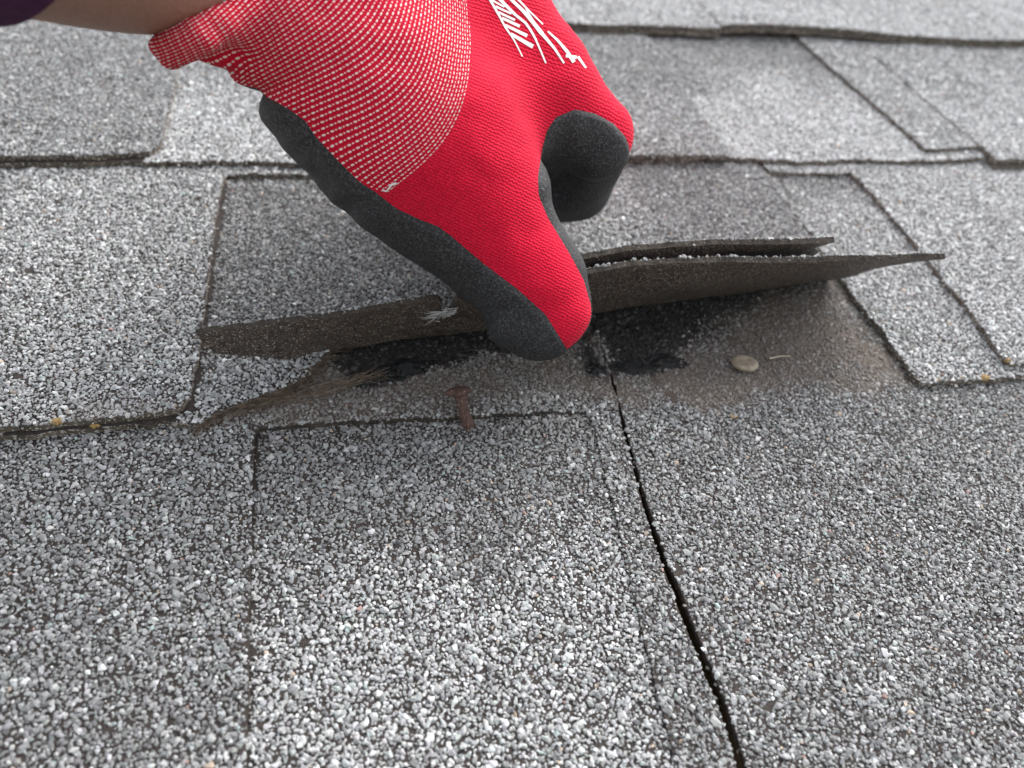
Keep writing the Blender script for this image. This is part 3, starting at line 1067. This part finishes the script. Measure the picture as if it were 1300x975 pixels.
# polynomial maps for the direction of the knitted courses
rings = [(0, [(165, 45), (205, 48), (240, 35), (275, 0), (300, -40)]),
         (6, [(215, 85), (260, 60), (310, 20), (345, -20)]),
         (12, [(262, 78), (310, 55), (370, 20), (420, -30)]),
         (20, [(322, 108), (370, 100), (430, 70), (480, 25), (505, -30)]),
         (31, [(400, 180), (450, 165), (510, 125), (540, 60), (545, -30)]),
         (42, [(490, 245), (550, 195), (590, 130), (599, 60), (592, -30)])]


def basis(x, y):
    x, y = (np.asarray(x, float) - 400) / 200, (np.asarray(y, float) - 90) / 120
    return np.stack([x ** i * y ** j for i in range(5) for j in range(5 - i)], -1)


RX, RY, RS, RT = [], [], [], []
for s, pl in rings:
    P = np.array(pl, float)
    for t in np.linspace(0, 1, 14):
        q = along(pl, t)
        RX.append(q[0]); RY.append(q[1]); RS.append(s)
        RT.append(np.interp(t, [0, 1], [0, np.linalg.norm(np.diff(P, axis=0), axis=1).sum()]))
Bm = basis(RX, RY)
reg = 0.02 * np.eye(Bm.shape[1])
cs = np.linalg.solve(Bm.T @ Bm + reg, Bm.T @ np.array(RS))
ct = np.linalg.solve(Bm.T @ Bm + reg, Bm.T @ np.array(RT))
pc = np.column_stack([np.clip(PXY[:, 0], 150, 640), np.clip(PXY[:, 1], -60, 270)])
ring_s, ring_t = basis(pc[:, 0], pc[:, 1]) @ cs, basis(pc[:, 0], pc[:, 1]) @ ct
# the rolled cuff and the fold behind it
low = sstep(60, -60, PXY[:, 0] * 0.45 - PXY[:, 1] - 60)
GV = GV + GN * ((-0.0030 * np.exp(-((ring_s - 12.0) / 1.9) ** 2) + 0.0012 * np.exp(-((ring_s - 17.0) / 2.2) ** 2) - 0.0020 * np.exp(-((ring_s - 21.0) / 1.3) ** 2))
                * low * sstep(430, 330, PXY[:, 0]))[:, None]
PXY = np.column_stack(proj(GV)[:2])
coat = np.clip(sdist(RED, PXY) / 9.0, -1, 1)              # >0: dipped in black nitrile
tocam = CAM - GV
nv = (GN * tocam).sum(1) / np.linalg.norm(tocam, axis=1)
dorsal = (GN @ (0.75 * CR + 0.65 * CU) - 0.05) * 3
rear = np.where(PXY[:, 1] > 215, 1.0, np.clip(-dorsal, -1, 1))
rear = np.where(PXY[:, 0] < 325, -1.0, rear)
w = sstep(-0.02, -0.35, nv)
coat = coat * (1 - w) + rear * w
EDGE5 = np.array([(490, 246), (520, 222), (550, 196), (575, 165), (590, 130), (598, 85), (599, 50), (592, 0), (570, -160), (100, -160), (100, 160), (300, 160)], float)
stitched = -sdist(EDGE5, PXY)


def m_glove():
    m, nt, p = new_mat("red_knit")
    L = nt.links

    def A(name):
        return N(nt, "ShaderNodeAttribute", attribute_name=name).outputs["Fac"]

    def mth(op, a, b=None, c=None):
        n = N(nt, "ShaderNodeMath", operation=op)
        for i, x in enumerate((a, b, c)):
            if x is None: continue
            if isinstance(x, (int, float)): n.inputs[i].default_value = x
            else: L.new(x, n.inputs[i])
        return n.outputs[0]
    s, t, st, kx, ky = A("ring_s"), A("ring_t"), A("stitched"), A("knit_x"), A("knit_y")
    # rows of white stitches: thread comes up for a short dash every other loop
    row = mth('FLOOR', s)
    fr = mth('FRACT', s)
    across = mth('ABSOLUTE', mth('SUBTRACT', fr, 0.5))
    ph = mth('MULTIPLY', row, 0.47)
    tt = mth('FRACT', mth('ADD', mth('DIVIDE', t, 11.0), ph))
    al1 = mth('ABSOLUTE', mth('SUBTRACT', tt, 0.28))
    al2 = mth('ABSOLUTE', mth('SUBTRACT', tt, 0.76))
    e1 = mth('ADD', mth('POWER', mth('DIVIDE', al1, 0.21), 2), mth('POWER', mth('DIVIDE', across, 0.18), 2))
    e2 = mth('ADD', mth('POWER', mth('DIVIDE', al2, 0.12), 2), mth('POWER', mth('DIVIDE', across, 0.13), 2))
    e = mth('MINIMUM', e1, e2)
    ss = N(nt, "ShaderNodeMapRange", interpolation_type='SMOOTHSTEP')
    ss.inputs["From Min"].default_value, ss.inputs["From Max"].default_value = 1.25, 0.7
    L.new(e, ss.inputs["Value"])
    inside_ = mth('GREATER_THAN', st, 0.0)
    dash = mth('MULTIPLY', ss.outputs[0], inside_)
    co = objco(nt)
    n1 = noise(nt, 2300, 3, 0.7, co)
    red = ramp(nt, n1.outputs[0], [(0.32, (0.40, 0.005, 0.024)), (0.52, (0.64, 0.008, 0.038)), (0.72, (0.78, 0.024, 0.065))])
    mx = N(nt, "ShaderNodeMix", data_type='RGBA')
    L.new(dash, mx.inputs[0])
    deep = N(nt, "ShaderNodeMix", data_type='RGBA', blend_type='MULTIPLY')
    L.new(mth('MULTIPLY', inside_, 0.9), deep.inputs[0])
    L.new(red.outputs[0], deep.inputs[6])
    deep.inputs[7].default_value = (0.80, 0.62, 0.72, 1)
    L.new(deep.outputs[2], mx.inputs[6])
    mx.inputs[7].default_value = (0.80, 0.68, 0.68, 1)
    # loops of the knit
    wob = noise(nt, 260, 2, 0.5, co)
    kyw = mth('ADD', ky, mth('MULTIPLY', wob.outputs[0], 1.2))
    zig = mth('MULTIPLY', mth('PINGPONG', kx, 0.5), 0.55)
    rowh = mth('SINE', mth('MULTIPLY', mth('ADD', kyw, zig), 2 * math.pi))
    colh = mth('SINE', mth('MULTIPLY', kx, 2 * math.pi))
    plain = mth('ADD', mth('MULTIPLY', rowh, 0.7), mth('MULTIPLY', colh, 0.3))
    ribs = mth('ADD', mth('MULTIPLY', mth('SUBTRACT', 0.5, across), 2.2), mth('MULTIPLY', dash, 0.8))
    hm = N(nt, "ShaderNodeMix", data_type='FLOAT')
    L.new(inside_, hm.inputs[0]); L.new(plain, hm.inputs[2]); L.new(ribs, hm.inputs[3])
    # shade in the dips between the loops, put into the yarn colour
    dk = N(nt, "ShaderNodeMapRange")
    dk.inputs["From Min"].default_value, dk.inputs["From Max"].default_value = -0.9, 0.8
    dk.inputs["To Min"].default_value, dk.inputs["To Max"].default_value = 0.80, 1.08
    L.new(hm.outputs[0], dk.inputs["Value"])
    ml = N(nt, "ShaderNodeVectorMath", operation='SCALE')
    L.new(mx.outputs[2], ml.inputs[0]); L.new(dk.outputs[0], ml.inputs["Scale"])
    L.new(ml.outputs[0], p.inputs["Base Color"])
    b = bump(nt, hm.outputs[0], 0.0002, 0.75)
    fz = noise(nt, 2600, 3, 0.65, co)
    b2 = bump(nt, fz.outputs[0], 0.00022, 0.9, b.outputs[0])
    L.new(b2.outputs[0], p.inputs["Normal"])
    p.inputs["Roughness"].default_value = 0.85
    p.inputs["Specular IOR Level"].default_value = 0.1
    p.inputs["Sheen Weight"].default_value = 0.10
    p.inputs["Sheen Roughness"].default_value = 0.4
    p.inputs["Sheen Tint"].default_value = (1, 0.55, 0.6, 1)
    return m


def m_nitrile():
    m, nt, p = new_mat("black_nitrile_foam")
    co = objco(nt)
    n = noise(nt, 1500, 3, 0.75, co)
    r = ramp(nt, n.outputs[0], [(0.36, (0.007, 0.007, 0.008)), (0.52, (0.024, 0.024, 0.027)), (0.66, (0.085, 0.087, 0.094))])
    nt.links.new(r.outputs[0], p.inputs["Base Color"])
    b = bump(nt, n.outputs[0], 0.0005, 1.0)
    n2 = noise(nt, 90, 3, 0.5, co)
    b2 = bump(nt, n2.outputs[0], 0.0012, 0.6, b.outputs[0])
    nt.links.new(b2.outputs[0], p.inputs["Normal"])
    p.inputs["Roughness"].default_value = 0.62
    p.inputs["Specular IOR Level"].default_value = 0.4
    return m


MAT['knit'] = m_glove()
MAT['nitrile'] = m_nitrile()
m, nt, p = new_mat("skin")
n = noise(nt, 900, 4, 0.6, objco(nt))
r = ramp(nt, n.outputs[0], [(0.3, (0.25, 0.140, 0.105)), (0.7, (0.33, 0.195, 0.15))])
nt.links.new(r.outputs[0], p.inputs["Base Color"])
nt.links.new(bump(nt, n.outputs[0], 0.0002).outputs[0], p.inputs["Normal"])
p.inputs["Roughness"].default_value = 0.55
p.inputs["Subsurface Weight"].default_value = 0.1
p.inputs["Subsurface Radius"].default_value = (0.004, 0.0015, 0.0008)
MAT['skin'] = m
MAT['sleeve'] = m_speckled("purple_sleeve", (0.045, 0.012, 0.05), (0.08, 0.025, 0.085), 600, 0.0004, 0.9, 0.2)
MAT['print'] = m_speckled("white_print", (0.75, 0.74, 0.74), (0.84, 0.83, 0.83), 1200, 0.0001, 0.7, 0.3)

hand = thing("person", at(540, 180, 0.225), "gloved hand with bare forearm and purple sleeve, pinching up the torn shingle flap", "person")


def addattr(o, name, arr):
    a = o.data.attributes.new(name, 'FLOAT', 'POINT')
    a.data.foreach_set("value", np.asarray(arr, np.float32))


glove = put("glove", GV, [list(f) for f in GF], [MAT['knit']], hand, smooth=True, label="red knitted work glove with white stitched cuff")
addattr(glove, "ring_s", ring_s * 1.2)
addattr(glove, "ring_t", ring_t)
addattr(glove, "stitched", stitched)
# knitted courses run across the thumb and turn with the index finger
kx = (PXY[:, 0] * 0.87 + PXY[:, 1] * 0.50)
ky = (PXY[:, 1] * 0.87 - PXY[:, 0] * 0.42 + 0.0006 * (PXY[:, 0] - 560) * np.clip(250 - PXY[:, 1], 0, 400))
addattr(glove, "knit_x", kx / 5.6)
addattr(glove, "knit_y", ky / 3.9)

keep = coat > -0.75
sel = [f for f in GF if all(keep[i] for i in f)]
used = np.unique(np.array(sel))
remap = -np.ones(len(GV), int); remap[used] = np.arange(len(used))
CV = GV[used] + GN[used] * (0.00075 * np.clip(coat[used] * 2.2, -1, 1) + 0.00004)[:, None]
put("palm_coating", CV, [[int(remap[i]) for i in f] for f in sel], [MAT['nitrile']], glove, smooth=True,
    label="black foam coating on the palm side of thumb and fingers")

# forearm and sleeve
def limb(name, C, mat, parent, n=48, rings_=40, wob=0.0, label=None):
    P = np.array([c[0] for c in C]); R = np.array([c[1] for c in C])
    s = np.concatenate([[0], np.cumsum(np.linalg.norm(np.diff(P, axis=0), axis=1))])
    T = np.linspace(0, s[-1], rings_)
    c = np.column_stack([np.interp(T, s, P[:, i]) for i in range(3)]); r = np.interp(T, s, R)
    for _ in range(6):
        c[1:-1] = (c[:-2] + 2 * c[1:-1] + c[2:]) / 4; r[1:-1] = (r[:-2] + 2 * r[1:-1] + r[2:]) / 4
    t = np.gradient(c, axis=0); t /= np.linalg.norm(t, axis=1)[:, None]
    a = np.cross(t, (0, 0, 1.0)); a /= np.linalg.norm(a, axis=1)[:, None]; b = np.cross(t, a)
    V, F = [], []
    for i in range(rings_):
        for j in range(n):
            w = 2 * math.pi * j / n
            k = 1 + wob * float(vnoise(i * 1.0, math.cos(w) * 6 + math.sin(w) * 3, 5.0))
            V.append(c[i] + r[i] * k * (a[i] * math.cos(w) + b[i] * math.sin(w) * 0.97))
    for i in range(rings_ - 1):
        for j in range(n):
            k = (j + 1) % n
            F.append((i * n + j, i * n + k, (i + 1) * n + k, (i + 1) * n + j))
    F.append(list(range(n))[::-1]); F.append([(rings_ - 1) * n + j for j in range(n)])
    return put(name, V, F, [mat], parent, smooth=True, label=label)


limb("forearm", [gl(345, -60, .205, 84), gl(260, -62, .193, 98), gl(165, -82, .180, 122), gl(70, -132, .164, 160), gl(0, -180, .152, 190), gl(-150, -260, .135, 215), gl(-500, -450, .11, 300)], MAT['skin'], hand)
limb("sleeve", [gl(32, -170, .1570, 207), gl(-40, -212, .148, 245), gl(-160, -280, .133, 262), gl(-520, -480, .108, 360)], MAT['sleeve'], hand)

# white print on the back of the hand
bvh = BVHTree.FromPolygons([tuple(v) for v in GV], [tuple(f) for f in GF])


def on_glove(x, y):
    d = Vector(ray(x, y)).normalized()
    h, nrm, _, _ = bvh.ray_cast(Vector(CAM), d)
    if h is None:
        return None
    nn = Vector(grad(np.array([h]))[0])
    return np.array(h + nn * 0.00012)


def stroke_strip(pts, w0, w1):
    P = [along(pts, t) for t in np.linspace(0, 1, 14)]
    V = []
    for i, q in enumerate(P):
        a, b = P[max(i - 1, 0)], P[min(i + 1, 13)]
        t = (b - a) / np.linalg.norm(b - a)
        nrm = np.array([-t[1], t[0]])
        w = (w0 + (w1 - w0) * i / 13) / 2
        L, R_ = on_glove(*(q - nrm * w)), on_glove(*(q + nrm * w))
        if L is None or R_ is None:
            return V
        V.append((L, R_))
    return V


Z = 0.2
STROKES = [([(290, -40), (310, 0), (365, 95), (410, 180), (460, 250), (515, 360)], 14, 6),
           ([(318, 0), (400, 45)], 9, 9), ([(345, 42), (445, 88)], 11, 10), ([(362, 78), (468, 128)], 12, 12), ([(385, 115), (498, 168)], 13, 16),
           ([(405, 160), (545, 228)], 13, 18), ([(440, 215), (582, 297)], 15, 22),
           ([(350, -25), (470, 95), (540, 150), (590, 230), (625, 310), (664, 402)], 18, 8),
           ([(425, -20), (520, 70), (580, 140), (640, 215)], 15, 22), ([(640, 215), (720, 310), (779, 402)], 18, 9),
           ([(470, -20), (560, 72), (645, 155)], 11, 7), ([(535, 55), (605, 165)], 7, 10),
           ([(676, 200), (740, 258), (800, 330), (842, 395)], 9, 20), ([(790, 355), (858, 365)], 14, 18), ([(866, 360), (918, 432)], 14, 9)]
V, F = [], []
for pts, w0, w1 in STROKES:
    Q = stroke_strip([(560 + x * Z, y * Z) for x, y in pts], w0 * Z * 1.25, w1 * Z * 1.25)
    b = len(V)
    for L_, R_ in Q:
        V += [L_, R_]
    for i in range(len(Q) - 1):
        F.append((b + 2 * i, b + 2 * i + 1, b + 2 * i + 3, b + 2 * i + 2))
if F:
    put("printed_emblem", V, F, [MAT['print']], glove, label="white lettering and strokes printed on the back of the glove")

# loose end of the white thread
tp = [on_glove(x, y) for x, y in ((503, 233), (497, 235), (494, 239), (491, 243), (486, 242), (487, 239))]
if all(q is not None for q in tp):
    tubes("thread_end", glove, [[q + (0, -0.0003, .0003) for q in tp]], 0.00032, MAT['print'], kind=None, sides=6)
bpy.context.view_layer.update()
